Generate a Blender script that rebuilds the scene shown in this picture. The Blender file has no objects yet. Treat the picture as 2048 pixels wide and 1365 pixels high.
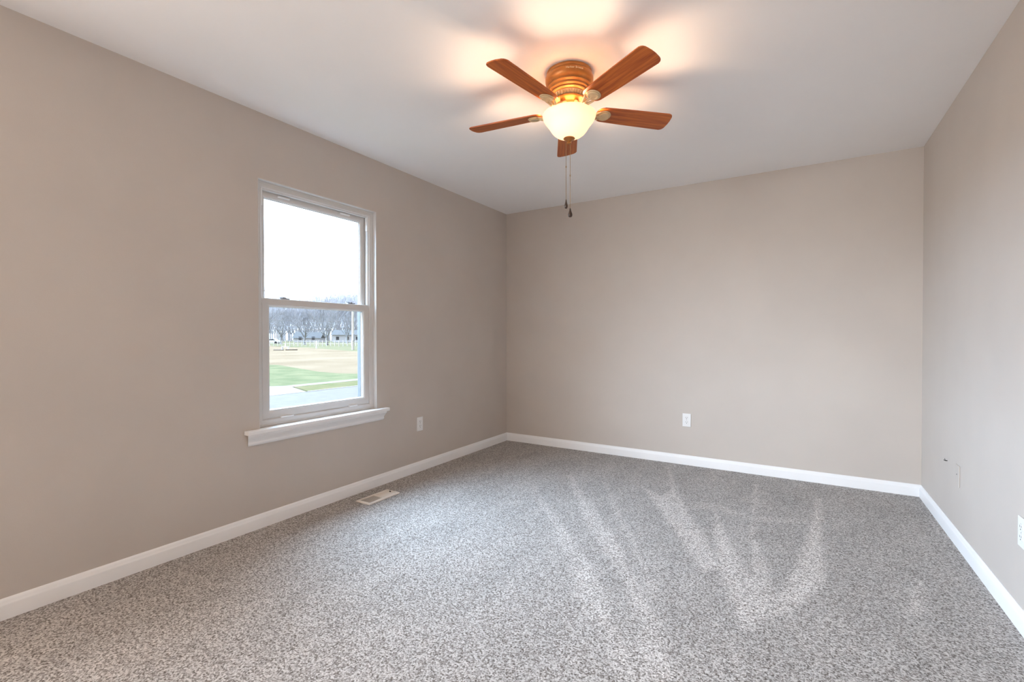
import bpy, bmesh, math, random
from mathutils import Vector, Matrix
random.seed(7)
PI = math.pi
SC = bpy.context.scene
COL = SC.collection

# ------------------------------------------------------------------ camera
EYE = Vector((0.0, 0.0, 1.1268))
YAW, PITCH, ROLL, FPX = 0.55242, 0.010525, -0.0011675, 933.247
cam_d = bpy.data.cameras.new('camera')
cam_d.sensor_width = 36.0
cam_d.lens = FPX / 2048.0 * 36.0
cam_d.clip_start = 0.02
cam_d.clip_end = 2000
cam = bpy.data.objects.new('camera', cam_d)
COL.objects.link(cam)
FWD = Vector((-math.sin(YAW)*math.cos(PITCH), math.cos(YAW)*math.cos(PITCH), -math.sin(PITCH)))
r0 = Vector((math.cos(YAW), math.sin(YAW), 0)); u0 = r0.cross(FWD)
RGT = r0*math.cos(ROLL) + u0*math.sin(ROLL)
UPV = -r0*math.sin(ROLL) + u0*math.cos(ROLL)
cam.matrix_world = Matrix(((RGT.x, UPV.x, -FWD.x, EYE.x), (RGT.y, UPV.y, -FWD.y, EYE.y), (RGT.z, UPV.z, -FWD.z, EYE.z), (0, 0, 0, 1)))
SC.camera = cam

# ------------------------------------------------------------------ exposure
SC.view_settings.view_transform = 'Standard'
SC.view_settings.look = 'None'
SC.view_settings.gamma = 1.0
SC.view_settings.use_curve_mapping = False
SC.view_settings.exposure = 0.10
SC.cycles.use_denoising = True
SC.cycles.max_bounces = 12
SC.cycles.diffuse_bounces = 8
SC.cycles.transparent_max_bounces = 16
SC.cycles.sample_clamp_indirect = 8.0

# ------------------------------------------------------------------ sky: bright overcast with a brighter part of the cloud on the window side
SKY_BASE = (2.2, 2.4, 2.7)
SKY_GLOW = (27.5, 37.0, 49.0)
GLOW_DIR = Vector((-0.80, -0.20, 0.53)).normalized()
GLOW_COS = 0.55
world = bpy.data.worlds.new('sky'); SC.world = world; world.use_nodes = True
nt = world.node_tree; nt.nodes.clear()
N = nt.nodes.new; L = nt.links.new
tc = N('ShaderNodeTexCoord')
dot = N('ShaderNodeVectorMath'); dot.operation = 'DOT_PRODUCT'; dot.inputs[1].default_value = GLOW_DIR
L(tc.outputs['Generated'], dot.inputs[0])
mr = N('ShaderNodeMapRange'); mr.interpolation_type = 'SMOOTHSTEP'
mr.inputs['From Min'].default_value = GLOW_COS; mr.inputs['From Max'].default_value = 1.0
L(dot.outputs['Value'], mr.inputs['Value'])
mx = N('ShaderNodeMix'); mx.data_type = 'RGBA'
mx.inputs['A'].default_value = (*SKY_BASE, 1); mx.inputs['B'].default_value = (*SKY_GLOW, 1)
L(mr.outputs['Result'], mx.inputs['Factor'])
bg = N('ShaderNodeBackground'); L(mx.outputs['Result'], bg.inputs['Color'])
wo = N('ShaderNodeOutputWorld'); L(bg.outputs['Background'], wo.inputs['Surface'])
world.cycles.sampling_method = 'MANUAL'; world.cycles.sample_map_resolution = 512

# ------------------------------------------------------------------ room measures
XL, XR, YB, YF, H = -2.6975, 0.7278, 4.2649, -1.7, 2.44
T = 0.15
WIN = (1.548, 2.443, 0.585, 2.056)      # y0, y1, z0, z1 of the window opening
ADDED_WIN = (-1.40, -0.505, 0.585, 2.056)     # added unseen twin behind the camera, letting in extra sky light
FAN = Vector((-0.986, 2.147, H))

def portal(y0, y1, z0, z1):
    l = bpy.data.lights.new('window_daylight', 'AREA'); l.shape = 'RECTANGLE'
    l.size = z1-z0; l.size_y = y1-y0; l.cycles.is_portal = True
    o = bpy.data.objects.new('window_daylight', l); COL.objects.link(o)
    o.location = (XL-T-0.01, (y0+y1)/2, (z0+z1)/2)
    o.rotation_euler = (0, -PI/2, 0)
portal(*WIN)
def fill_light(name, loc, aim, sx, sy, watts, col, spread):
    l = bpy.data.lights.new(name, 'AREA'); l.shape = 'RECTANGLE'; l.size = sx; l.size_y = sy; l.energy = watts; l.color = col; l.spread = math.radians(spread)
    o = bpy.data.objects.new(name, l); COL.objects.link(o); o.location = loc
    o.rotation_euler = (Vector(aim)-Vector(loc)).to_track_quat('-Z', 'Y').to_euler()
# behind camera: added fill lights, one warm, one cool aimed at the far right corner
fill_light('added_warm_fill', (XL+.02, (ADDED_WIN[0]+ADDED_WIN[1])/2, 1.32), (0, (ADDED_WIN[0]+ADDED_WIN[1])/2, 1.32), 0.8, 1.3, 66.0, (0.98, 0.83, 0.69), 180)
fill_light('added_cool_fill', (-1.9, YF+.05, 1.5), (0.2, 4.26, 0.5), 1.2, 1.0, 15.0, (0.86, 0.94, 1.0), 50)
LAMP_W, LAMP_COL = 36.0, (1.0, 0.66, 0.42)

# ------------------------------------------------------------------ helpers
def link(o, parent=None):
    COL.objects.link(o)
    if parent: o.parent = parent
    return o
def obj(name, bm, mat, parent=None, loc=None, smooth=False, rz=0):
    bmesh.ops.recalc_face_normals(bm, faces=bm.faces)
    me = bpy.data.meshes.new(name); bm.to_mesh(me); bm.free()
    me.materials.append(mat)
    if smooth:
        me.polygons.foreach_set('use_smooth', [True]*len(me.polygons))
        try: me.set_sharp_from_angle(angle=math.radians(40))
        except Exception: pass
    o = bpy.data.objects.new(name, me)
    if loc is not None: o.location = loc
    o.rotation_euler.z = rz
    return link(o, parent)
def empty(name, loc, rz=0, parent=None):
    o = bpy.data.objects.new(name, None); o.empty_display_size = 0.1
    o.location = loc; o.rotation_euler.z = rz
    return link(o, parent)
def tag(o, label=None, cat=None, group=None, kind=None):
    for k, v in (('label', label), ('category', cat), ('group', group), ('kind', kind)):
        if v: o[k] = v
    return o
def copy_tree(o, parent=None):
    c = o.copy(); COL.objects.link(c)
    if parent: c.parent = parent
    for ch in list(o.children): copy_tree(ch, c)
    return c
def box(bm, lo, hi, bev=0.0, seg=2):
    r = bmesh.ops.create_cube(bm, size=1.0)
    vs = r['verts']
    for v in vs:
        v.co = Vector([lo[i]+(v.co[i]+0.5)*(hi[i]-lo[i]) for i in range(3)])
    if bev:
        es = list({e for v in vs for e in v.link_edges})
        bmesh.ops.bevel(bm, geom=es, offset=bev, segments=seg, affect='EDGES', profile=0.5)
    return bm
def lathe(bm, prof, seg=48, c=(0, 0)):
    rings = []
    for r, z in prof:
        if r < 1e-6: rings.append([bm.verts.new((c[0], c[1], z))])
        else: rings.append([bm.verts.new((c[0]+r*math.cos(2*PI*k/seg), c[1]+r*math.sin(2*PI*k/seg), z)) for k in range(seg)])
    for a, b in zip(rings, rings[1:]):
        if len(a) == 1 and len(b) == 1: continue
        for k in range(seg):
            k2 = (k+1) % seg
            if len(a) == 1: bm.faces.new((a[0], b[k], b[k2]))
            elif len(b) == 1: bm.faces.new((a[k], a[k2], b[0]))
            else: bm.faces.new((a[k], a[k2], b[k2], b[k]))
    return bm
def tube(bm, pts, rads, seg=8):
    pts = [Vector(p) for p in pts]
    if not isinstance(rads, (list, tuple)): rads = [rads]*len(pts)
    rings = []
    for i, p in enumerate(pts):
        d = (pts[min(i+1, len(pts)-1)]-pts[max(i-1, 0)]).normalized()
        a = d.cross(Vector((0, 0, 1)))
        if a.length < 1e-3: a = d.cross(Vector((1, 0, 0)))
        a.normalize(); b = d.cross(a)
        rings.append([bm.verts.new(p+(a*math.cos(2*PI*k/seg)+b*math.sin(2*PI*k/seg))*rads[i]) for k in range(seg)])
    for r1, r2 in zip(rings, rings[1:]):
        for k in range(seg): bm.faces.new((r1[k], r1[(k+1) % seg], r2[(k+1) % seg], r2[k]))
    bm.faces.new(rings[0]); bm.faces.new(rings[-1])
    return bm
def prism(bm, outline, z0, z1):
    a = [bm.verts.new((x, y, z0)) for x, y in outline]; b = [bm.verts.new((x, y, z1)) for x, y in outline]
    n = len(a)
    bm.faces.new(a); bm.faces.new(b)
    for k in range(n): bm.faces.new((a[k], a[(k+1) % n], b[(k+1) % n], b[k]))
    return bm
def rect_frame(bm, y0, y1, z0, z1, prof):
    """A mitred rectangular frame in a plane of constant x; prof is a closed loop of (inset, x)."""
    cs = []
    for ins, x in prof:
        cs.append([bm.verts.new((x, y, z)) for y, z in ((y0+ins, z0+ins), (y1-ins, z0+ins), (y1-ins, z1-ins), (y0+ins, z1-ins))])
    n = len(cs)
    for i in range(n):
        a, b = cs[i], cs[(i+1) % n]
        for k in range(4): bm.faces.new((a[k], a[(k+1) % 4], b[(k+1) % 4], b[k]))
    return bm
def BM(): return bmesh.new()

# ------------------------------------------------------------------ materials
def mat(name, color, rough=0.5, metal=0.0, spec=0.5):
    m = bpy.data.materials.new(name); m.use_nodes = True
    p = m.node_tree.nodes['Principled BSDF']
    p.inputs['Base Color'].default_value = (*color, 1); p.inputs['Roughness'].default_value = rough
    p.inputs['Metallic'].default_value = metal; p.inputs['Specular IOR Level'].default_value = spec
    return m
def noise_mat(name, c1, c2, scale, rough=0.6, bump=0.0, bscale=None, stretch=(1, 1, 1), detail=4, metal=0.0, spec=0.5, lo=0.35, hi=0.65, dist=0.002):
    m = mat(name, c1, rough, metal, spec); t = m.node_tree; p = t.nodes['Principled BSDF']
    co = t.nodes.new('ShaderNodeTexCoord'); mp = t.nodes.new('ShaderNodeMapping'); mp.inputs['Scale'].default_value = stretch
    t.links.new(co.outputs['Object'], mp.inputs['Vector'])
    n = t.nodes.new('ShaderNodeTexNoise'); n.inputs['Scale'].default_value = scale; n.inputs['Detail'].default_value = detail
    t.links.new(mp.outputs['Vector'], n.inputs['Vector'])
    r = t.nodes.new('ShaderNodeValToRGB'); r.color_ramp.elements[0].position = lo; r.color_ramp.elements[1].position = hi
    r.color_ramp.elements[0].color = (*c1, 1); r.color_ramp.elements[1].color = (*c2, 1)
    t.links.new(n.outputs['Fac'], r.inputs['Fac']); t.links.new(r.outputs['Color'], p.inputs['Base Color'])
    if bump:
        n2 = t.nodes.new('ShaderNodeTexNoise'); n2.inputs['Scale'].default_value = bscale or scale; n2.inputs['Detail'].default_value = 3
        t.links.new(mp.outputs['Vector'], n2.inputs['Vector'])
        b = t.nodes.new('ShaderNodeBump'); b.inputs['Strength'].default_value = bump; b.inputs['Distance'].default_value = dist
        t.links.new(n2.outputs['Fac'], b.inputs['Height']); t.links.new(b.outputs['Normal'], p.inputs['Normal'])
    return m
M = {}
M['wall'] = noise_mat('greige_wall_paint', (0.570, 0.515, 0.468), (0.595, 0.538, 0.488), 2.2, 0.62, 0.10, 260, spec=0.35)
M['ceiling'] = noise_mat('flat_white_ceiling_paint', (0.90, 0.895, 0.90), (0.92, 0.915, 0.92), 1.5, 0.85, 0.08, 180, spec=0.2)
M['trim'] = noise_mat('white_trim_paint', (0.88, 0.88, 0.885), (0.91, 0.91, 0.915), 3.0, 0.38)
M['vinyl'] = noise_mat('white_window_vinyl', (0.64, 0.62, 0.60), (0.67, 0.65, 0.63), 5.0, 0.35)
M['plastic'] = mat('white_plastic', (0.84, 0.84, 0.84), 0.35)
M['casing'] = mat('blue_grey_exterior_casing', (0.070, 0.072, 0.073), 0.6)
M['slot'] = mat('dark_slot', (0.02, 0.02, 0.02), 0.7)
M['steel'] = mat('screw_steel', (0.6, 0.6, 0.6), 0.35, 0.8)
M['gray_metal'] = mat('gray_lock_metal', (0.25, 0.25, 0.27), 0.45, 0.4)
M['gasket'] = mat('gray_gasket', (0.16, 0.15, 0.15), 0.6)
M['bronze'] = noise_mat('antique_bronze', (0.33, 0.125, 0.026), (0.45, 0.195, 0.048), 14, 0.38, 0.0, metal=0.4)
M['bronze_pale'] = noise_mat('pale_bronze', (0.60, 0.43, 0.24), (0.70, 0.53, 0.32), 18, 0.36, 0.0, metal=0.3)
M['letters'] = mat('pale_gold_letters', (0.85, 0.68, 0.42), 0.4)
M['dark_wood'] = noise_mat('dark_pull_wood', (0.025, 0.014, 0.010), (0.05, 0.028, 0.018), 60, 0.35)
M['chain'] = mat('brass_chain', (0.42, 0.28, 0.14), 0.35, 0.9)
M['register'] = mat('almond_register_enamel', (0.76, 0.70, 0.63), 0.4)
# cherry wood: grain runs along each blade
m = mat('cherry_blade_wood', (0.3, 0.1, 0.03), 0.42); t = m.node_tree; p = t.nodes['Principled BSDF']
co = t.nodes.new('ShaderNodeTexCoord'); mp = t.nodes.new('ShaderNodeMapping'); mp.inputs['Scale'].default_value = (2.2, 34, 34)
t.links.new(co.outputs['Object'], mp.inputs['Vector'])
n1 = t.nodes.new('ShaderNodeTexNoise'); n1.inputs['Scale'].default_value = 2.0; n1.inputs['Detail'].default_value = 6; n1.inputs['Distortion'].default_value = 0.6
t.links.new(mp.outputs['Vector'], n1.inputs['Vector'])
rp = t.nodes.new('ShaderNodeValToRGB')
rp.color_ramp.elements[0].position = 0.28; rp.color_ramp.elements[0].color = (0.235, 0.036, 0.004, 1)
rp.color_ramp.elements[1].position = 0.72; rp.color_ramp.elements[1].color = (0.58, 0.155, 0.020, 1)
t.links.new(n1.outputs['Fac'], rp.inputs['Fac']); t.links.new(rp.outputs['Color'], p.inputs['Base Color'])
M['blade'] = m
# frosted bowl: lit glass, letting the bulb through
m = mat('frosted_lit_glass', (0.85, 0.76, 0.62), 0.5); t = m.node_tree; p = t.nodes['Principled BSDF']
p.inputs['Emission Color'].default_value = (1.0, 0.80, 0.54, 1); p.inputs['Emission Strength'].default_value = 0.28
tl = t.nodes.new('ShaderNodeBsdfTranslucent'); tl.inputs['Color'].default_value = (1.0, 0.95, 0.85, 1)
ms = t.nodes.new('ShaderNodeMixShader'); ms.inputs['Fac'].default_value = 0.085
t.links.new(p.outputs[0], ms.inputs[1]); t.links.new(tl.outputs[0], ms.inputs[2]); t.links.new(ms.outputs[0], t.nodes['Material Output'].inputs['Surface'])
M['bowl'] = m
# window pane: clear with a faint reflection
m = bpy.data.materials.new('window_glass'); m.use_nodes = True; t = m.node_tree; t.nodes.clear()
tr = t.nodes.new('ShaderNodeBsdfTransparent'); tr.inputs['Color'].default_value = (0.95, 0.97, 0.97, 1)
gl = t.nodes.new('ShaderNodeBsdfGlossy'); gl.inputs['Roughness'].default_value = 0.02
ms = t.nodes.new('ShaderNodeMixShader'); ms.inputs['Fac'].default_value = 0.04
ou = t.nodes.new('ShaderNodeOutputMaterial')
t.links.new(tr.outputs[0], ms.inputs[1]); t.links.new(gl.outputs[0], ms.inputs[2]); t.links.new(ms.outputs[0], ou.inputs['Surface'])
M['glass'] = m
# carpet: speckled cut pile, the nap lying lighter along the vacuum tracks
def carpet():
    m = mat('speckled_carpet', (0.3, 0.28, 0.26), 0.95, 0, 0.1); t = m.node_tree; p = t.nodes['Principled BSDF']
    Nn = t.nodes.new; Ln = t.links.new
    co = Nn('ShaderNodeTexCoord')
    nz = Nn('ShaderNodeTexNoise'); nz.inputs['Scale'].default_value = 150; nz.inputs['Detail'].default_value = 2.0; nz.inputs['Roughness'].default_value = 0.75
    Ln(co.outputs['Object'], nz.inputs['Vector'])
    vo = Nn('ShaderNodeTexVoronoi'); vo.inputs['Scale'].default_value = 165; Ln(co.outputs['Object'], vo.inputs['Vector'])
    sp = Nn('ShaderNodeSeparateColor'); Ln(vo.outputs['Color'], sp.inputs['Color'])
    a = Nn('ShaderNodeMix'); a.data_type = 'FLOAT'; a.inputs['Factor'].default_value = 0.26
    Ln(nz.outputs['Fac'], a.inputs['A']); Ln(sp.outputs['Red'], a.inputs['B'])
    r = Nn('ShaderNodeValToRGB')
    e = r.color_ramp.elements
    e[0].position = 0.33; e[0].color = (0.10, 0.080, 0.066, 1)
    e[1].position = 0.64; e[1].color = (0.64, 0.605, 0.575, 1)
    x = e.new(0.48); x.color = (0.345, 0.315, 0.292, 1)
    Ln(a.outputs['Result'], r.inputs['Fac'])
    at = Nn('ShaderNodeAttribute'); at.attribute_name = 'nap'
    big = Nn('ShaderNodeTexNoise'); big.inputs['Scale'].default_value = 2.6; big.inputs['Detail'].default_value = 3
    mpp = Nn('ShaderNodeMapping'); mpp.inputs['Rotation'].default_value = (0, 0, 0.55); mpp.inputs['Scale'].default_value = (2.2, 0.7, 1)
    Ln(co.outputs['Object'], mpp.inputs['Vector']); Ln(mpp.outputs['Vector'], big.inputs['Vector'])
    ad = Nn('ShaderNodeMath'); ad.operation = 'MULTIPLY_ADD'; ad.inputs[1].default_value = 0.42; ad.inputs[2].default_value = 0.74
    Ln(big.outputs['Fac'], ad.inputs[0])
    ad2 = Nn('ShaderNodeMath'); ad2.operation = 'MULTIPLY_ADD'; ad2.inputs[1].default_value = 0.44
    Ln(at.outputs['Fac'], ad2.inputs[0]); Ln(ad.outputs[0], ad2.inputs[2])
    mu = Nn('ShaderNodeVectorMath'); mu.operation = 'SCALE'
    Ln(r.outputs['Color'], mu.inputs[0]); Ln(ad2.outputs[0], mu.inputs['Scale'])
    Ln(mu.outputs[0], p.inputs['Base Color'])
    b = Nn('ShaderNodeBump'); b.inputs['Strength'].default_value = 0.7; b.inputs['Distance'].default_value = 0.006
    Ln(a.outputs['Result'], b.inputs['Height']); Ln(b.outputs['Normal'], p.inputs['Normal'])
    p.inputs['Sheen Weight'].default_value = 0.15
    return m
M['carpet'] = carpet()

# ------------------------------------------------------------------ room shell
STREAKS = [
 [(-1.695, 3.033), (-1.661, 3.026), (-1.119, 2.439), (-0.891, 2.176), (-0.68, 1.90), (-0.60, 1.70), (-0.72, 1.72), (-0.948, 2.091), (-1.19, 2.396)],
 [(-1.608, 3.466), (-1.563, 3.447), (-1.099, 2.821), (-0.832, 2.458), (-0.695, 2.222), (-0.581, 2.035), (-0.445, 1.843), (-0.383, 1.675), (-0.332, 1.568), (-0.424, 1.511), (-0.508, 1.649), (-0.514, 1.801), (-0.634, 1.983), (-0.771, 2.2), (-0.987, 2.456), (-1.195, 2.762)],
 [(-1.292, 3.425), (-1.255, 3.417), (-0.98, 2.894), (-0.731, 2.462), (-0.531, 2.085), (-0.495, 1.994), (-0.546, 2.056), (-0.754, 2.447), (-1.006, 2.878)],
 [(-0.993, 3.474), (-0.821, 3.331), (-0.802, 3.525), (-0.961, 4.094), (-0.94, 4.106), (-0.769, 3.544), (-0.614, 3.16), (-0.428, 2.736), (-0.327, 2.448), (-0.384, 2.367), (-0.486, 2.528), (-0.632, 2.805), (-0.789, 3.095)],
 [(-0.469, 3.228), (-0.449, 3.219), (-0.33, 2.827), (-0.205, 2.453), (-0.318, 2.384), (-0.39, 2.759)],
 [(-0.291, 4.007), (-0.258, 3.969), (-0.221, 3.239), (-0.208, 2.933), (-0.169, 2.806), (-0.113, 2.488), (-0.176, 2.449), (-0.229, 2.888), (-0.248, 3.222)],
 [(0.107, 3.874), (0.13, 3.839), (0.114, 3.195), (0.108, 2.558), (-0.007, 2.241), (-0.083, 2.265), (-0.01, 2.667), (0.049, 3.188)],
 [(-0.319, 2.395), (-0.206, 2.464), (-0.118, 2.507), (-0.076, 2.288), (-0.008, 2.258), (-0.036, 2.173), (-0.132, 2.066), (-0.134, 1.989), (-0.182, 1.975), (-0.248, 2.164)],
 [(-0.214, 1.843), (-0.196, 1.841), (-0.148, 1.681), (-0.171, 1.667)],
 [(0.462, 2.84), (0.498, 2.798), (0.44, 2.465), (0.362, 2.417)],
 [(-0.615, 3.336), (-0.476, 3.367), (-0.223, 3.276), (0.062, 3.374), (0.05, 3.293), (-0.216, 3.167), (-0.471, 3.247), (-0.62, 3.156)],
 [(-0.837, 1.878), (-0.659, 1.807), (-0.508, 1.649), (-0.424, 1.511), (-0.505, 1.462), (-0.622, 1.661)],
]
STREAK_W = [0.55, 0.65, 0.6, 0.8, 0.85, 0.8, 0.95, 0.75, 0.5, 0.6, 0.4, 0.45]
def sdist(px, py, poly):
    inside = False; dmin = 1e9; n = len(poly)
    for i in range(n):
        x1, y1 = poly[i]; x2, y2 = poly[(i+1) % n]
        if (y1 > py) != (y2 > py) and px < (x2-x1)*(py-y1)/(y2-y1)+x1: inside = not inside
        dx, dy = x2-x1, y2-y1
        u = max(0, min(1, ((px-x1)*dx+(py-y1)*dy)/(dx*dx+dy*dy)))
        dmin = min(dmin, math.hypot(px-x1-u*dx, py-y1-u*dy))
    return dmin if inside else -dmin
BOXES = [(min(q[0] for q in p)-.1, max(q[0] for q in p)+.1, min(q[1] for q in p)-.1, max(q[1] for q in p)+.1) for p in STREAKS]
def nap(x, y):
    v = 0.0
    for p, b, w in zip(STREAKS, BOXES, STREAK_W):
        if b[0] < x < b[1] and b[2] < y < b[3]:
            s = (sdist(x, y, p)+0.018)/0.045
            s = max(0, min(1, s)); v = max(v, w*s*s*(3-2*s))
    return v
me = bpy.data.meshes.new('floor')
nx, ny = 172, 300
x0, x1, y0, y1 = XL-T, XR+T, YF-T, YB+T
vs, nv = [], []
for j in range(ny+1):
    for i in range(nx+1):
        x = x0+(x1-x0)*i/nx; y = y0+(y1-y0)*j/ny
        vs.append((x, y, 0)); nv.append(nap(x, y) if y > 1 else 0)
fs = [(j*(nx+1)+i, j*(nx+1)+i+1, (j+1)*(nx+1)+i+1, (j+1)*(nx+1)+i) for j in range(ny) for i in range(nx)]
me.from_pydata(vs, [], fs)
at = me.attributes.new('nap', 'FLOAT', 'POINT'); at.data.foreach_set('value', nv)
me.materials.append(M['carpet'])
floor = link(bpy.data.objects.new('floor', me)); tag(floor, kind='structure')

tag(obj('ceiling', box(BM(), (XL-T, YF-T, H), (XR+T, YB+T, H+0.12)), M['ceiling']), kind='structure')
tag(obj('wall_back', box(BM(), (XL, YB, 0), (XR, YB+T, H)), M['wall']), kind='structure')
tag(obj('wall_right', box(BM(), (XR, YF-T, 0), (XR+T, YB+T, H)), M['wall']), kind='structure')
tag(obj('wall_front', box(BM(), (XL, YF-T, 0), (XR, YF, H)), M['wall']), kind='structure')
bm = BM()
ys = [YF-T, ADDED_WIN[0], ADDED_WIN[1], WIN[0], WIN[1], YB+T]
for k in range(5):
    if k in (1, 3):
        box(bm, (XL-T, ys[k], 0), (XL, ys[k+1], WIN[2])); box(bm, (XL-T, ys[k], WIN[3]), (XL, ys[k+1], H))
    else: box(bm, (XL-T, ys[k], 0), (XL, ys[k+1], H))
tag(obj('wall_left', bm, M['wall']), kind='structure')
# baseboards with a moulded top, mitred into the corners
BB = [(0, 0), (.013, 0), (.013, .056), (.0118, .062), (.0090, .066), (.0078, .072), (.0055, .079), (.002, .083), (0, .083)]
def baseboard(name, a, b, nrm, ea, eb):
    a, b, nrm = Vector(a), Vector(b), Vector(nrm); d = (b-a).normalized(); bm = BM()
    ra = [bm.verts.new(a+nrm*o+d*o*ea+Vector((0, 0, z))) for o, z in BB]
    rb = [bm.verts.new(b+nrm*o-d*o*eb+Vector((0, 0, z))) for o, z in BB]
    n = len(BB)
    for k in range(n): bm.faces.new((ra[k], ra[(k+1) % n], rb[(k+1) % n], rb[k]))
    bm.faces.new(ra); bm.faces.new(rb)
    tag(obj(name, bm, M['trim'], smooth=True), kind='structure')
baseboard('baseboard_left', (XL, YF, 0), (XL, YB, 0), (1, 0, 0), 1, 1)
baseboard('baseboard_back', (XL, YB, 0), (XR, YB, 0), (0, -1, 0), 1, 1)
baseboard('baseboard_right', (XR, YF, 0), (XR, YB, 0), (-1, 0, 0), 1, 1)
baseboard('baseboard_front', (XL, YF, 0), (XR, YF, 0), (0, 1, 0), 1, 1)

# ------------------------------------------------------------------ window (double hung, white vinyl)
FX = XL-0.030            # room-side face of the frame
def make_window(name, win):
    y0, y1, z0, z1 = win
    w = empty(name, (XL, (y0+y1)/2, z0)); tag(w, kind='structure')
    O = Vector((XL, (y0+y1)/2, z0))
    def put(n, bm, m, par=w, smooth=False):
        for v in bm.verts: v.co -= O
        return obj(n, bm, m, par, smooth=smooth)
    e = 0.0005
    # white liner of the recess: two jambs and the head
    bm = BM(); t = 0.004
    box(bm, (FX, y0+e, z0), (XL+0.0015, y0+t, z1-e)); box(bm, (FX, y1-t, z0), (XL+0.0015, y1-e, z1-e)); box(bm, (FX, y0+t, z1-t), (XL+0.0015, y1-t, z1-e))
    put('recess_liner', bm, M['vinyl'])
    # main frame with stepped tracks
    fw = 0.040
    P = [(e, FX-0.085), (e, FX), (0.012, FX), (0.014, FX-0.002), (0.036, FX-0.002), (fw, FX-0.006), (fw, FX-0.010),
         (fw+0.008, FX-0.012), (fw+0.008, FX-0.036), (fw-0.002, FX-0.038), (fw-0.002, FX-0.085)]
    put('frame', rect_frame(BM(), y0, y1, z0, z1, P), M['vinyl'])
    zm = 1.3586
    def sash(n, sy0, sy1, sz0, sz1, xf, st):
        d = 0.032
        P = [(0, xf-d), (0, xf-0.003), (0.003, xf), (st-0.012, xf), (st-0.009, xf-0.003), (st-0.004, xf-0.004), (st, xf-0.012), (st, xf-d+0.006), (st-0.006, xf-d)]
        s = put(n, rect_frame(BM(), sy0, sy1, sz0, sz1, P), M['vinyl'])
        put('glass_pane', box(BM(), (xf-0.021, sy0+st-0.004, sz0+st-0.004), (xf-0.016, sy1-st+0.004, sz1-st+0.004)), M['glass'], s)
        g = rect_frame(BM(), sy0+st-0.0022, sy1-st+0.0022, sz0+st-0.0022, sz1-st+0.0022, [(0, xf-0.0155), (0, xf-0.0125), (0.0034, xf-0.0125), (0.0034, xf-0.0155)])
        put('gasket', g, M['gasket'], s)
        return s
    lx = FX-0.008
    lo = sash('lower_sash', y0+fw+0.001, y1-fw-0.001, 0.6285, zm, lx, 0.052)
    up = sash('upper_sash', y0+fw, y1-fw, zm-0.05, z1-fw, lx-0.036, 0.047)
    for a, b in ((0.155, 0.240), (0.670, 0.740)):
        bm = box(BM(), (lx-0.004, y0+a, 0.6230), (lx+0.011, y0+b, 0.6315), 0.002)
        put('lift_tab', bm, M['plastic'], lo)
    for a, b in ((0.165, 0.245), (0.630, 0.710)):
        put('tilt_latch', box(BM(), (lx-0.040, y0+a, z1-fw-0.024), (lx-0.025, y0+b, z1-fw-0.013), 0.003), M['plastic'], up)
    for a in (0.195, 0.705):
        bm = BM(); yc = y0+a
        box(bm, (lx-0.028, yc-0.032, zm), (lx-0.006, yc+0.032, zm+0.008), 0.003)
        lathe(bm, [(0.0, zm+0.006), (0.011, zm+0.006), (0.011, zm+0.013), (0.0, zm+0.014)], 16, (lx-0.017, yc))
        box(bm, (lx-0.021, yc-0.045, zm+0.009), (lx-0.013, yc+0.004, zm+0.0135), 0.002)
        put('sash_lock', bm, M['gray_metal'], lo, True)
    for yy, sgn in ((y0+fw-0.0005, 1), (y1-fw+0.0005, -1)):
        a, b = sorted((yy, yy+sgn*0.012))
        put('balance_cover', box(BM(), (FX-0.034, a, z1-fw-0.105), (FX-0.010, b, z1-fw), 0.002), M['plastic'])
    # casing round the outside of the opening
    put('exterior_casing', rect_frame(BM(), y0, y1, z0, z1, [(-0.05, XL-T-0.001), (0.0, XL-T-0.001), (0.0, XL-T+0.01), (0.034, XL-T+0.01), (0.034, XL-T-0.02), (0.028, XL-T-0.028), (-0.05, XL-T-0.028)]), M['casing'])
    # stool and apron
    bm = BM()
    box(bm, (FX, y0+0.005, z0-0.024), (XL+0.002, y1-0.005, z0-0.0005))
    box(bm, (XL+0.0005, y0-0.09, z0-0.024), (XL+0.050, y1+0.085, z0-0.0005), 0.004, 3)
    put('stool', bm, M['trim'])
    bm = BM(); prof = [(0.0005, 0), (0.036, 0), (0.036, -0.010), (0.031, -0.018), (0.020, -0.034), (0.015, -0.044), (0.016, -0.056), (0.010, -0.066), (0.0005, -0.066)]
    ra = []; rb = []
    for o, z in prof:
        k = max(0, 0.036-o)*0.45
        ra.append(bm.verts.new((XL+o, y0-0.083+k, z0-0.0245+z))); rb.append(bm.verts.new((XL+o, y1+0.066-k, z0-0.0245+z)))
    n = len(prof)
    for k in range(n): bm.faces.new((ra[k], ra[(k+1) % n], rb[(k+1) % n], rb[k]))
    bm.faces.new(ra); bm.faces.new(rb)
    put('apron', bm, M['trim'])
    return w
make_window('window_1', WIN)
make_window('added_window', ADDED_WIN)  # unseen, added to brighten the room

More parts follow.
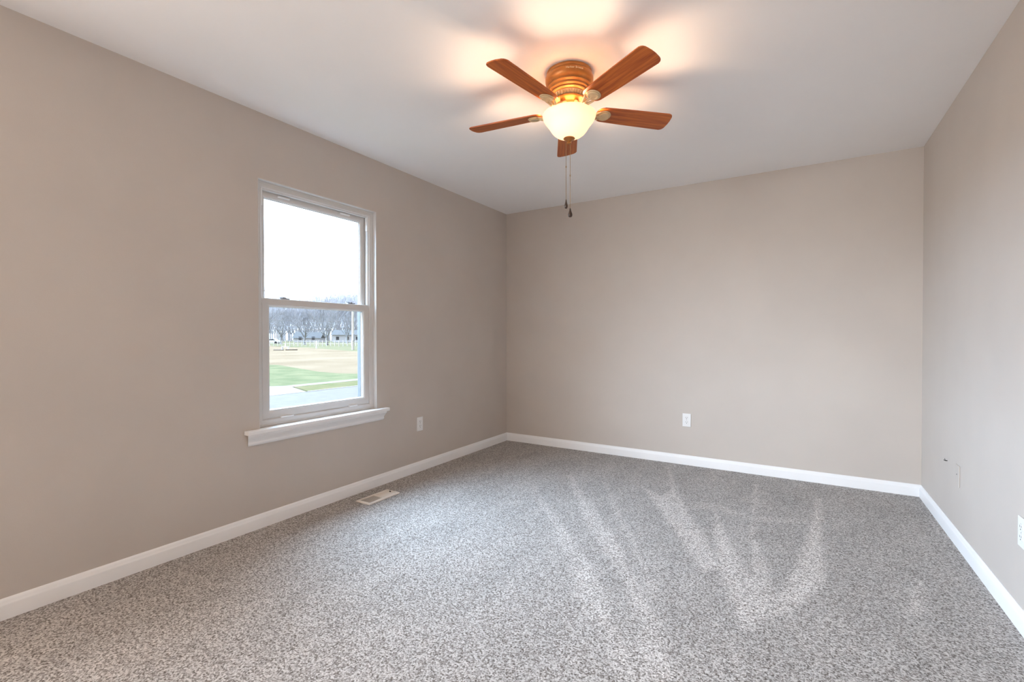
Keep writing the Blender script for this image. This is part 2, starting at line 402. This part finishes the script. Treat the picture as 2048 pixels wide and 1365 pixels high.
# ------------------------------------------------------------------ ceiling fan
fan = empty('ceiling_fan', FAN)
tag(fan, 'flush-mount ceiling fan with five cherry wood blades and lit frosted bowl', 'ceiling fan')
def Z(z): return z-H
hp = [(0.0, 2.4395), (.108, 2.4395), (.1125, 2.437), (.1135, 2.428), (.1120, 2.424), (.1145, 2.421), (.1165, 2.417), (.1190, 2.411), (.1190, 2.398), (.1170, 2.389),
      (.1120, 2.381), (.1060, 2.376), (.1030, 2.372), (.1065, 2.369), (.1070, 2.365), (.1030, 2.361), (.0985, 2.358), (.0980, 2.354), (.1005, 2.351), (.1005, 2.347), (.0960, 2.343),
      (.0920, 2.340), (.0945, 2.337), (.0945, 2.333), (.0900, 2.329), (.0860, 2.327), (0, 2.327)]
obj('motor_housing', lathe(BM(), [(r, Z(z)) for r, z in hp], 64), M['bronze'], fan, smooth=True)
bm = lathe(BM(), [(0, Z(2.3275)), (.080, Z(2.3275)), (.082, Z(2.325)), (.078, Z(2.322)), (.074, Z(2.308)), (.078, Z(2.304)), (.080, Z(2.300)), (0, Z(2.300))], 64)
for k in range(32):
    a = 2*PI*k/32
    q = BM(); box(q, (-.0045, -.0032, -.008), (.0045, .0032, .008), 0.001, 1)
    q.transform(Matrix.Translation((math.cos(a)*.0775, math.sin(a)*.0775, Z(2.315))) @ Matrix.Rotation(a, 4, 'Z') @ Matrix.Rotation(0.28, 4, 'Y'))
    tmp = bpy.data.meshes.new('t'); q.to_mesh(tmp); q.free(); bm.from_mesh(tmp); bpy.data.meshes.remove(tmp)
obj('vent_ring', bm, M['bronze_pale'], fan, smooth=True)
obj('hub', lathe(BM(), [(r, Z(z)) for r, z in [(0, 2.3005), (.083, 2.3005), (.0855, 2.296), (.083, 2.291), (.072, 2.288), (.066, 2.282), (.060, 2.280), (.058, 2.270), (.050, 2.268), (0, 2.268)]], 48), M['bronze'], fan, smooth=True)
obj('switch_housing', lathe(BM(), [(r, Z(z)) for r, z in [(0, 2.2685), (.047, 2.2685), (.049, 2.264), (.046, 2.260), (.046, 2.240), (.050, 2.237), (.062, 2.234), (.066, 2.230), (.062, 2.2265), (0, 2.2265)]], 48), M['bronze_pale'], fan, smooth=True)
# bowl, open at the top as in the fitting
op = [(.1300, 2.2330), (.1325, 2.2290), (.1320, 2.2230), (.1285, 2.2130), (.1220, 2.2010), (.1130, 2.1890), (.1040, 2.1780), (.0965, 2.1665), (.0890, 2.1540), (.0790, 2.1420), (.0650, 2.1310), (.0470, 2.1220), (.0280, 2.1165), (.006, 2.1145)]
ip = [(max(r-.004, .006), z+.003) for r, z in reversed(op)]
obj('light_bowl', lathe(BM(), [(r, Z(z)) for r, z in op+ip+[op[0]]], 64), M['bowl'], fan, smooth=True)
obj('finial', lathe(BM(), [(r, Z(z)) for r, z in [(0, 2.1185), (.0275, 2.1170), (.0290, 2.1140), (.0265, 2.1110), (.0170, 2.1050), (.0090, 2.1010), (.0080, 2.0990), (.0105, 2.0965), (.0110, 2.0925), (.0080, 2.0885), (0, 2.0870)]], 32), M['bronze'], fan, smooth=True)
# blades and their irons
BZ = Z(2.2534); PITCHB = math.radians(12.0)
def blade_bm():
    bm = BM(); out = []
    r0, r1, w0, w1 = 0.140, 0.548, 0.050, 0.0600
    def arc(cx, cy, r, a0, a1, n=6): return [(cx+r*math.cos(a0+(a1-a0)*k/n), cy+r*math.sin(a0+(a1-a0)*k/n)) for k in range(n+1)]
    out += arc(r1-.026, -w1+.022, .022, -PI/2, -0.16)
    out += [(r1+.001, -0.012), (r1+.001, 0.012)]
    out += arc(r1-.026, w1-.022, .022, 0.16, PI/2)
    out += [(0.30, w0+.005)]
    out += arc(r0+.040, w0-.036, .036, PI/2, PI, 7)[0:]
    out += arc(r0+.040, -w0+.036, .036, PI, 1.5*PI, 7)
    out += [(0.30, -w0-.005)]
    prism(bm, out, -0.003, 0.003)
    bmesh.ops.bevel(bm, geom=[e for e in bm.edges if len({round(v.co.z, 4) for v in e.verts}) == 1], offset=0.0012, segments=1, affect='EDGES')
    return bm
PH = math.radians(260.2)
SAG = Vector((-0.0073, 0.0185, 1)).normalized()      # the rotor hangs very slightly out of level
SAGQ = Vector((0, 0, 1)).rotation_difference(SAG).to_matrix().to_4x4()
def iron_bm():
    bm = BM()
    # arm from the hub out and down, splitting round the medallion
    for s in (-1, 1):
        tube(bm, [(.052, s*.010, .022), (.075, s*.013, .010), (.095, s*.012, -.012), (.120, s*.012, -.020), (.138, s*.018, -.014), (.158, s*.027, -.009)], [.008, .0075, .007, .007, .006, .004], 8)
    tube(bm, [(.050, 0, .020), (.085, 0, .000), (.110, 0, -.016), (.145, 0, -.013), (.175, 0, -.009)], [.009, .009, .008, .007, .006], 8)
    lathe(bm, [(0, -.0035), (.034, -.0035), (.036, -.006), (.033, -.009), (0, -.009)], 32, (.184, 0))
    return bm
for k in range(5):
    a = PH+2*PI*k/5
    if k == 0:
        b = obj('blade', blade_bm(), M['blade'], fan)
        ir = obj('blade_iron', iron_bm(), M['bronze_pale'], fan, smooth=True)
        md = obj('medallion', lathe(BM(), [(0, -.0085), (.029, -.0085), (.030, -.0115), (.027, -.0145), (.021, -.0150), (.0185, -.0130), (.014, -.0125), (.006, -.0135), (0, -.0138)], 32, (.184, 0)), M['bronze_pale'], ir, smooth=True)
    else:
        b2 = b.copy(); COL.objects.link(b2); ir2 = copy_tree(ir); b, ir = b2, ir2
    Rm = SAGQ @ Matrix.Rotation(a, 4, 'Z') @ Matrix.Rotation(-PITCHB, 4, 'X')
    for o in (b, ir):
        o.location = (0, 0, BZ); o.rotation_euler = Rm.to_euler()
# pull chains
AZ_R = Vector((0.8512, 0.5248, 0))          # sideways as the housing's lettering runs
def pull(off, ztop, zbead, zk0, zk1, wk):
    c = AZ_R*off
    bm = BM(); n = int((ztop-zk1)/0.0042)
    tube(bm, [(c.x, c.y, Z(ztop)), (c.x, c.y, Z(zk1)-.004)], .0009, 6)
    for i in range(n):
        z = Z(ztop-(i+.5)*(ztop-zk1)/n)
        bmesh.ops.create_icosphere(bm, subdivisions=1, radius=.0017, matrix=Matrix.Translation((c.x, c.y, z)))
    lathe(bm, [(0, Z(zbead)+.006), (.0026, Z(zbead)+.004), (.0026, Z(zbead)-.004), (0, Z(zbead)-.006)], 10, (c.x, c.y))
    ch = obj('pull_chain', bm, M['chain'], fan, smooth=True)
    h = zk1-zk0
    obj('pull_knob', lathe(BM(), [(r*wk, Z(zk1-h*f)) for r, f in [(0, 0), (.22, .02), (.30, .12), (.42, .28), (.72, .48), (.97, .66), (1.0, .78), (.82, .91), (.45, .98), (0, 1)]], 20, (c.x, c.y)), M['dark_wood'], ch, smooth=True)
pull(-.0155, 2.108, 1.974, 1.765, 1.812, .0085)
pull(.0050, 2.092, 1.931, 1.722, 1.768, .0112)
# lettering on the housing band
def lettering(text, size, zc, rad, ang):
    cu = bpy.data.curves.new('lettering', 'FONT'); cu.body = text; cu.size = size; cu.extrude = 0.0004
    cu.align_x = 'CENTER'; cu.align_y = 'CENTER'; cu.resolution_u = 2; cu.space_character = 1.05
    o = bpy.data.objects.new('lettering_source', cu); COL.objects.link(o)
    dg = bpy.context.evaluated_depsgraph_get(); dg.update()
    me = bpy.data.meshes.new_from_object(o.evaluated_get(dg))
    bpy.data.objects.remove(o)
    for v in me.vertices:
        x, y, z = v.co; a = ang+x/rad; r = rad+z
        v.co = (r*math.cos(a), r*math.sin(a), zc+y)
    me.name = 'lettering'; me.materials.clear(); me.materials.append(M['letters'])
    l = link(bpy.data.objects.new('lettering', me), fan)
    tag(l, 'pale brand lettering on the housing band')
lettering('Harbor Breeze', 0.0135, Z(2.4045), 0.1193, math.radians(-65.4+13))
# the bulb inside the bowl
ld = bpy.data.lights.new('bulb', 'POINT'); ld.energy = LAMP_W; ld.color = LAMP_COL; ld.shadow_soft_size = 0.022
lo = bpy.data.objects.new('bulb', ld); lo.location = (0, 0, Z(2.195)); link(lo, fan)

# ------------------------------------------------------------------ outlets and plates
def outlet(loc, rz, label):
    """Local frame: plate in XZ, facing -Y."""
    o = empty('electrical_outlet', loc, rz); tag(o, label, 'outlet')
    obj('cover_plate', box(BM(), (-.035, -.006, -.0575), (.035, -.0003, .0575), .0025, 3), M['plastic'], o)
    for s in (-1, 1):
        zc = s*.0195; bm = BM()
        out = []
        for k in range(24):
            a = 2*PI*k/24; out.append((max(-.0172, min(.0172, .0172*math.cos(a)*1.02)), max(-.0142, min(.0142, .0172*math.sin(a)))))
        prism(bm, out, 0, .0022)
        bm.transform(Matrix.Translation((0, -.0058, zc)) @ Matrix.Rotation(PI/2, 4, 'X'))
        rcp = obj('receptacle', bm, M['plastic'], o)
        bm = BM()
        box(bm, (-.0078, -.0083, zc-.0005), (-.0054, -.0078, zc+.0085)); box(bm, (.0054, -.0083, zc+.0005), (.0076, -.0078, zc+.0080))
        lathe(bm, [(0, 0), (.0028, 0), (.0028, .0005), (0, .0005)], 12)
        for v in bm.verts[-26:]:
            v.co = Vector((v.co.x, -.0078-v.co.z, zc-.0068+v.co.y))
        obj('slots', bm, M['slot'], rcp)
    bm = lathe(BM(), [(0, 0), (.003, 0), (.0026, .0012), (0, .0014)], 12)
    bm.transform(Matrix.Translation((0, -.0058, 0)) @ Matrix.Rotation(PI/2, 4, 'X'))
    obj('screw', bm, M['steel'], o)
outlet((XL, 2.904, 0.3945), PI/2, 'white wall outlet on the window wall between sill and room corner')
outlet((-0.836, YB, 0.391), 0, 'white wall outlet in the middle of the bare end wall')
outlet((XR, 2.5235, 0.375), -PI/2, 'white wall outlet cut off by the photo edge, above the baseboard')
pl = empty('wall_plate', (XR, 3.381, 0.374)); tag(pl, 'cover plate painted over in wall colour beside the small hook', 'wall plate')
obj('plate', box(BM(), (-.005, -.035, -.0575), (-.0003, .035, .0575), .002, 2), M['wall'], pl)
bm = lathe(BM(), [(0, 0), (.0035, 0), (.0030, .0012), (0, .0014)], 12); bm.transform(Matrix.Translation((-.0048, .006, .006)) @ Matrix.Rotation(-PI/2, 4, 'Y'))
obj('coax_port', bm, M['slot'], pl)
bm = BM(); tube(bm, [(-.0003, 0, 0), (-.010, .002, -.001), (-.016, .004, .002)], [.0026, .0024, .002], 8)
tube(bm, [(-.008, .001, -.002), (-.012, -.006, .006), (-.014, -.009, .014)], [.0017, .0014, .001], 6)
hk = obj('wire_stub', bm, M['slot'], None, (XR, 3.5956, 0.4063)); tag(hk, 'short dark wire stub poking from the wall near the painted plate', 'wire')

# ------------------------------------------------------------------ floor register
vx0, vx1, vy0, vy1 = -2.565, -2.432, 2.135, 2.415
rg = empty('floor_register', ((vx0+vx1)/2, (vy0+vy1)/2, 0)); tag(rg, 'almond metal floor register in the carpet below the window', 'floor vent')
hx, hy = (vx1-vx0)/2, (vy1-vy0)/2
bm = BM()
pr = [(0, .001), (0, .004), (.003, .0085), (.017, .0095), (.019, .008), (.019, .001)]
cs = [[bm.verts.new((x, y, z)) for x, y in ((-hx+i, -hy+i), (hx-i, -hy+i), (hx-i, hy-i), (-hx+i, hy-i))] for i, z in pr]
for i in range(len(cs)):
    a, b = cs[i], cs[(i+1) % len(cs)]
    for k in range(4): bm.faces.new((a[k], a[(k+1) % 4], b[(k+1) % 4], b[k]))
obj('flange', bm, M['register'], rg)
obj('duct_opening', box(BM(), (-hx+.0185, -hy+.0185, .0008), (hx-.0185, hy-.0185, .0020)), M['slot'], rg)
for s in (-1, 1):
    bm = BM(); n = 13
    for k in range(n):
        yc = s*(.006+(hy-.030)*(k+.5)/n)
        q = BM(); box(q, (-hx+.018, -.0034, -.0008), (hx-.018, .0034, .0008))
        q.transform(Matrix.Translation((0, yc, .0055)) @ Matrix.Rotation(s*.75, 4, 'X'))
        tmp = bpy.data.meshes.new('t'); q.to_mesh(tmp); q.free(); bm.from_mesh(tmp); bpy.data.meshes.remove(tmp)
    obj('louvers', bm, M['register'], rg)
obj('divider', box(BM(), (-hx+.018, -.005, .002), (hx-.018, .005, .0088), .001, 1), M['register'], rg)
obj('damper_lever', box(BM(), (-.012, hy-.030, .006), (.002, hy-.026, .014), .001, 1), M['slot'], rg)

# ------------------------------------------------------------------ outside
G = -1.0
def at(px, py, dist):
    """World point seen at that photo pixel, at a horizontal distance from the camera; used to site far things on the ground."""
    d = FWD*FPX + RGT*(px-1024) - UPV*(py-682.5)
    k = dist/math.hypot(d.x, d.y)
    return EYE+d*k
M['asphalt'] = noise_mat('pale_asphalt', (0.074, 0.062, 0.054), (0.090, 0.076, 0.066), 3.0, 0.9, 0, spec=0.1)
M['concrete'] = noise_mat('light_concrete', (0.126, 0.106, 0.091), (0.147, 0.124, 0.107), 1.2, 0.9, 0, spec=0.1)
M['lawn'] = noise_mat('winter_green_lawn', (0.070, 0.076, 0.041), (0.106, 0.101, 0.058), 0.9, 1.0, 0, spec=0.0)
M['verge'] = noise_mat('verge_grass', (0.074, 0.074, 0.036), (0.100, 0.085, 0.048), 1.4, 1.0, 0, spec=0.0)
M['tan'] = noise_mat('dormant_tan_grass', (0.121, 0.088, 0.058), (0.150, 0.111, 0.076), 0.22, 1.0, 0, spec=0.0)
M['park'] = noise_mat('far_park_grass', (0.089, 0.085, 0.049), (0.115, 0.098, 0.061), 0.08, 1.0, 0, spec=0.0)
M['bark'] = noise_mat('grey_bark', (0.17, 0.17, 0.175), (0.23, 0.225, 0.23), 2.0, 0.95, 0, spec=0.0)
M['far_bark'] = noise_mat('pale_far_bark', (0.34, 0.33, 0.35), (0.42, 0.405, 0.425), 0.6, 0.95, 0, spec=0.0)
M['pole'] = noise_mat('weathered_pole_wood', (0.40, 0.37, 0.34), (0.48, 0.45, 0.42), 1.5, 0.9, 0, spec=0.0)
M['white_paint'] = mat('outdoor_white_paint', (0.62, 0.62, 0.62), 0.6)
M['timber'] = mat('brown_timber', (0.067, 0.043, 0.028), 0.8)
M['wire'] = mat('pale_wire', (0.176, 0.155, 0.145), 0.6)
M['car_paint'] = mat('white_car_paint', (0.55, 0.56, 0.60), 0.3)
M['car_glass'] = mat('car_window_glass', (0.017, 0.018, 0.023), 0.15)
M['tyre'] = mat('tyre_rubber', (0.013, 0.011, 0.010), 0.8)
M['siding'] = mat('pale_house_siding', (0.36, 0.35, 0.37), 0.8)
M['shingle'] = mat('grey_roof_shingle', (0.035, 0.033, 0.033), 0.9)
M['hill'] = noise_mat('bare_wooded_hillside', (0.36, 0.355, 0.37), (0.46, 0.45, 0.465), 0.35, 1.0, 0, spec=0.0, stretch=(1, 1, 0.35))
def flat(name, pts, z0, z1, m, label=None, cat=None, kind='structure'):
    bm = BM(); prism(bm, pts, z0, z1); o = obj(name, bm, m); tag(o, label, cat, None, kind); return o
flat('ground', [(-600, -300), (-4.0, -300), (-4.0, 500), (-600, 500)], G-0.3, G-0.04, M['park'])
flat('street', [(-16.06, -60), (-5.5, -60), (-5.5, 90), (-16.06, 90)], G-0.06, G+0.0, M['asphalt'])
flat('curb', [(-16.22, 11.25), (-16.06, 11.05), (-16.06, 90), (-16.22, 90)], G-0.05, G+0.010, M['concrete'])
flat('sidewalk', [(-18.7, 11.7), (-18.05, 11.7), (-18.05, 90), (-18.7, 90)], G-0.05, G+0.012, M['concrete'])
flat('driveway_apron', [(-19.3, -6), (-19.3, 11.3), (-18.7, 11.9), (-18.0, 11.75), (-16.06, 11.05), (-16.06, -6)], G-0.05, G+0.006, M['concrete'])
flat('verge', [(-18.05, 11.85), (-16.22, 11.25), (-16.22, 90), (-18.05, 90)], G-0.05, G+0.008, M['verge'])
flat('lawn', [(-18.7, 11.9), (-19.3, 11.3), (-19.3, -20), (-60, -20), (-44, 15), (-36, 19.6), (-33.0, 20.4), (-29.85, 19.4), (-24.63, 17.75), (-22.6, 17.5), (-21.3, 17.9), (-19.2, 19.5), (-18.7, 22)], G-0.05, G+0.004, M['lawn'])
flat('field', [(-18.7, 14), (-60, -20), (-160, -20), (-160, 95), (-97, 58.5), (-73.5, 52.4), (-53, 44.1), (-40, 39.5), (-18.7, 36)], G-0.05, G, M['tan'])

def tree_bm(h, spread, trunk_h, r0, levels, n0, seed, seg=5, rmin=.012):
    rnd = random.Random(seed); bm = BM()
    def branch(p, d, ln, r, lv):
        pts = [p]; rads = [r]; q = p.copy(); dd = d.copy()
        for i in range(3):
            dd = (dd+Vector((rnd.uniform(-.16, .16), rnd.uniform(-.16, .16), rnd.uniform(0.0, .14)))).normalized()
            q = q+dd*ln/3; pts.append(q.copy()); rads.append(max(r*(1-.22*(i+1)), rmin))
        tube(bm, pts, rads, seg if lv > 1 else 3)
        if lv == 0: return
        for k in range(rnd.choice((3, 4))):
            i = rnd.choice((1, 2, 3, 3)); a = rnd.uniform(0, 2*PI)
            e = dd.cross(Vector((math.cos(a), math.sin(a), rnd.uniform(-.4, .4)))).normalized()
            nd = (dd+e*rnd.uniform(.45, .95)*spread).normalized()
            if nd.z < -.1: nd.z = abs(nd.z)
            branch(pts[i], nd, ln*rnd.uniform(.58, .78), rads[i]*.62, lv-1)
    tube(bm, [(0, 0, -.3), (0, 0, trunk_h*.5), (0, 0, trunk_h)], [r0*1.35, r0*1.05, r0], 8)
    for k in range(n0):
        a = 2*PI*k/n0+rnd.uniform(-.3, .3); t = rnd.uniform(.35, 1.05)*spread
        d = Vector((math.cos(a)*t, math.sin(a)*t, 1)).normalized()
        branch(Vector((0, 0, trunk_h*rnd.uniform(.8, 1))), d, (h-trunk_h)*.42, r0*.55, levels)
    return bm
def ground_at(px, dist):
    p = at(px, 690, dist); return Vector((p.x, p.y, G))
TREES = [(533, 118, 'bare spreading tree at the left edge of the lower sash, trunk hidden'),
         (562.5, 142, 'bare spreading tree behind the small white stand in the field'),
         (609.5, 132, 'bare spreading tree with dark banded trunk in the middle of the row'),
         (654, 122, 'bare spreading tree with a white patch on its trunk beside the white post'),
         (694, 150, 'bare spreading tree just left of the pale utility pole')]
for i, (px, dist, lab) in enumerate(TREES):
    o = obj('bare_tree', tree_bm(10.6, 1.0, 1.9, .27, 3, 7, 11+i), M['bark'], None, ground_at(px, dist))
    tag(o, lab, 'tree', 'bare trees along the field')
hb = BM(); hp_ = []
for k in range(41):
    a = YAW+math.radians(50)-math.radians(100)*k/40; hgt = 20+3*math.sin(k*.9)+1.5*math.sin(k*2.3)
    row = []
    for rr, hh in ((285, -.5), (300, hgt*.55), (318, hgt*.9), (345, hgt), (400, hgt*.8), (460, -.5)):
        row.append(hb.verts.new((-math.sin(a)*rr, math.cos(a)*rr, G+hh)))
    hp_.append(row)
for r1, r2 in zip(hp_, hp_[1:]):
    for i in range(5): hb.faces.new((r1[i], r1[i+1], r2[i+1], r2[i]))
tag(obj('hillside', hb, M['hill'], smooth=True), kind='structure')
# the wood behind: slim bare trees
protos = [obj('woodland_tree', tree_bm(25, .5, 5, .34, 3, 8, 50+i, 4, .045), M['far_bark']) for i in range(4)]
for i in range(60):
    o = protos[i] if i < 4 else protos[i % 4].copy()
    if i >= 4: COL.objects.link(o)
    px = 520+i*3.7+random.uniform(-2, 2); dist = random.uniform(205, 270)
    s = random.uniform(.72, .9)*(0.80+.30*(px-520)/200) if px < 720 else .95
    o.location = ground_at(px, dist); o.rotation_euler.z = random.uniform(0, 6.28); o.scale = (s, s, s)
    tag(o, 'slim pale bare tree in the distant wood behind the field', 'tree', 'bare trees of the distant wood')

# fence between the field and the park
f0, f1 = ground_at(500, 118), ground_at(745, 104)
fen = empty('field_fence', (f0+f1)/2); tag(fen, 'thin post and rail fence along the far side of the tan field', 'fence')
mid = (f0+f1)/2; dv = f1-f0; nP = 30
rail_b = BM()
for z in (.55, 1.05):
    tube(rail_b, [f0-mid+Vector((0, 0, z)), f1-mid+Vector((0, 0, z))], .030, 6)
obj('rails', rail_b, M['pole'], fen)
post = None
for k in range(nP+1):
    loc = f0-mid+dv*k/nP
    if post is None: post = obj('post', box(BM(), (-.05, -.05, 0), (.05, .05, 1.25)), M['pole'], fen, loc)
    else:
        q = post.copy(); COL.objects.link(q); q.location = loc
# poles and wires
pp = ground_at(706, 78)
up1 = empty('utility_pole', pp); tag(up1, 'pale wooden utility pole at the right side of the lower sash', 'utility pole')
obj('pole_shaft', lathe(BM(), [(0, 0), (.20, 0), (.15, 6.7), (0, 6.75)], 14), M['pole'], up1, smooth=True)
obj('meter_box', box(BM(), (.10, -.28, 1.4), (.40, .05, 2.5), .03), M['gray_metal'], up1)
pq = ground_at(519, 42)
up2 = empty('utility_pole', pq, 0.55); tag(up2, 'utility pole behind the window frame with only four crossarm ends showing', 'utility pole')
obj('pole_shaft', lathe(BM(), [(0, 0), (.17, 0), (.13, 8.6), (0, 8.65)], 14), M['pole'], up2, smooth=True)
for z, hw in ((7.66, 1.15), (7.05, .80), (5.75, .95), (4.95, .95)):
    bm = BM(); tube(bm, [(-hw, 0, z), (hw, 0, z)], .022, 6)
    obj('crossarm', bm, M['bark'], up2)
for k, (za, zb) in enumerate(((4.35, 4.55), (3.75, 3.95), (3.2, 3.4))):
    a = ground_at(470, 62)+Vector((0, 0, za)); b = pp+Vector((0, 0, zb)); c = pp+(pp-a)*.4; c.z = G+zb
    bm = BM(); tube(bm, [a.lerp(b, t)-Vector((0, 0, .25*4*t*(1-t))) for t in [i/10 for i in range(11)]]+[c], .016, 4)
    tag(obj('power_line', bm, M['wire']), ('highest', 'middle', 'lowest')[k]+' of the thin pale wires running to the right-hand utility pole', 'wire', 'overhead wires')
# white post, white stand with timber edging
wp = obj('white_post', box(BM(), (-.09, -.09, 0), (.09, .09, 1.35), .02), M['white_paint'], None, ground_at(633, 88)); tag(wp, 'short white post standing in the grass between two bare trees', 'post')
st = empty('yard_stand', ground_at(570.5, 82), 0.6); tag(st, 'small white stand in the tan field beyond the green lawn', 'stand')
bm = BM(); box(bm, (-.55, -.25, .42), (.55, .25, .50), .01); obj('stand_top', bm, M['white_paint'], st)
for sx in (-.45, .45):
    obj('stand_leg', box(BM(), (sx-.06, -.22, 0), (sx+.06, .22, .43), .01), M['white_paint'], st)
obj('stand_upright', box(BM(), (-.07, -.07, .49), (.07, .07, 1.0), .01), M['white_paint'], st)
for px, lab, rz in ((557, 'low brown timber edging lying left of the white stand', 0.35), (583, 'low brown timber edging lying right of the white stand', 0.80)):
    tb = obj('timber_edging', box(BM(), (-.85, -.08, 0), (.85, .08, .14), .02), M['timber'], None, ground_at(px, 79), rz=rz); tag(tb, lab, 'edging timber', 'timber edging in the field')
# parked car
cp = ground_at(544, 150)
car = empty('car', cp, YAW+.05); tag(car, 'white car parked beyond the trees at the left of the lower sash', 'car')
bm = BM()
side = [(-2.2, .35), (-2.2, .85), (-1.9, .98), (-1.2, 1.02), (-.65, 1.45), (.75, 1.48), (1.5, 1.02), (2.1, .92), (2.25, .7), (2.25, .35)]
a = [bm.verts.new((x, -.85, z)) for x, z in side]; b = [bm.verts.new((x, .85, z)) for x, z in side]
bm.faces.new(a); bm.faces.new(b)
for k in range(len(side)): bm.faces.new((a[k], a[(k+1) % len(side)], b[(k+1) % len(side)], b[k]))
bmesh.ops.bevel(bm, geom=list(bm.edges), offset=.05, segments=2, affect='EDGES')
obj('car_body', bm, M['car_paint'], car, smooth=True)
bm = BM()
w_ = [(-1.0, 1.05), (-.6, 1.38), (.68, 1.40), (1.25, 1.05)]
a = [bm.verts.new((x, -.87, z)) for x, z in w_]; b = [bm.verts.new((x, .87, z)) for x, z in w_]
bm.faces.new(a); bm.faces.new(b)
for k in range(4): bm.faces.new((a[k], a[(k+1) % 4], b[(k+1) % 4], b[k]))
obj('side_windows', bm, M['car_glass'], car)
for sx in (-1.4, 1.4):
    for sy in (-.80, .80):
        bm = lathe(BM(), [(0, -.1), (.33, -.1), (.35, -.06), (.35, .06), (.33, .1), (0, .1)], 18); bm.transform(Matrix.Translation((sx, sy, .35)) @ Matrix.Rotation(PI/2, 4, 'X'))
        obj('wheel', bm, M['tyre'], car)
# two low houses behind the trees
def house(px, dist, w, d, hw, hr, label, nwin):
    h = empty('house', ground_at(px, dist), YAW+.1); tag(h, label, 'house')
    obj('house_wall', box(BM(), (-w/2, -d/2, -.2), (w/2, d/2, hw)), M['siding'], h)
    bm = BM(); o = .5
    a = [bm.verts.new(v) for v in ((-w/2-o, -d/2-o, hw), (w/2+o, -d/2-o, hw), (w/2+o, d/2+o, hw), (-w/2-o, d/2+o, hw), (-w/2-o, 0, hw+hr), (w/2+o, 0, hw+hr))]
    for f in ((0, 1, 5, 4), (2, 3, 4, 5), (1, 2, 5), (0, 4, 3), (0, 3, 2, 1)): bm.faces.new([a[i] for i in f])
    obj('house_roof', bm, M['shingle'], h)
    for k in range(nwin):
        x = -w/2+w*(k+.5)/nwin
        obj('house_window', box(BM(), (x-.5, -d/2-.05, .9), (x+.5, -d/2+.05, 2.0)), M['car_glass'], h)
house(620, 185, 9, 7, 1.5, 2.2, 'low house with grey roof showing between two bare trees', 2)
house(700, 175, 10, 7, 2.6, 1.8, 'pale house behind the rightmost trees near the utility pole', 3)
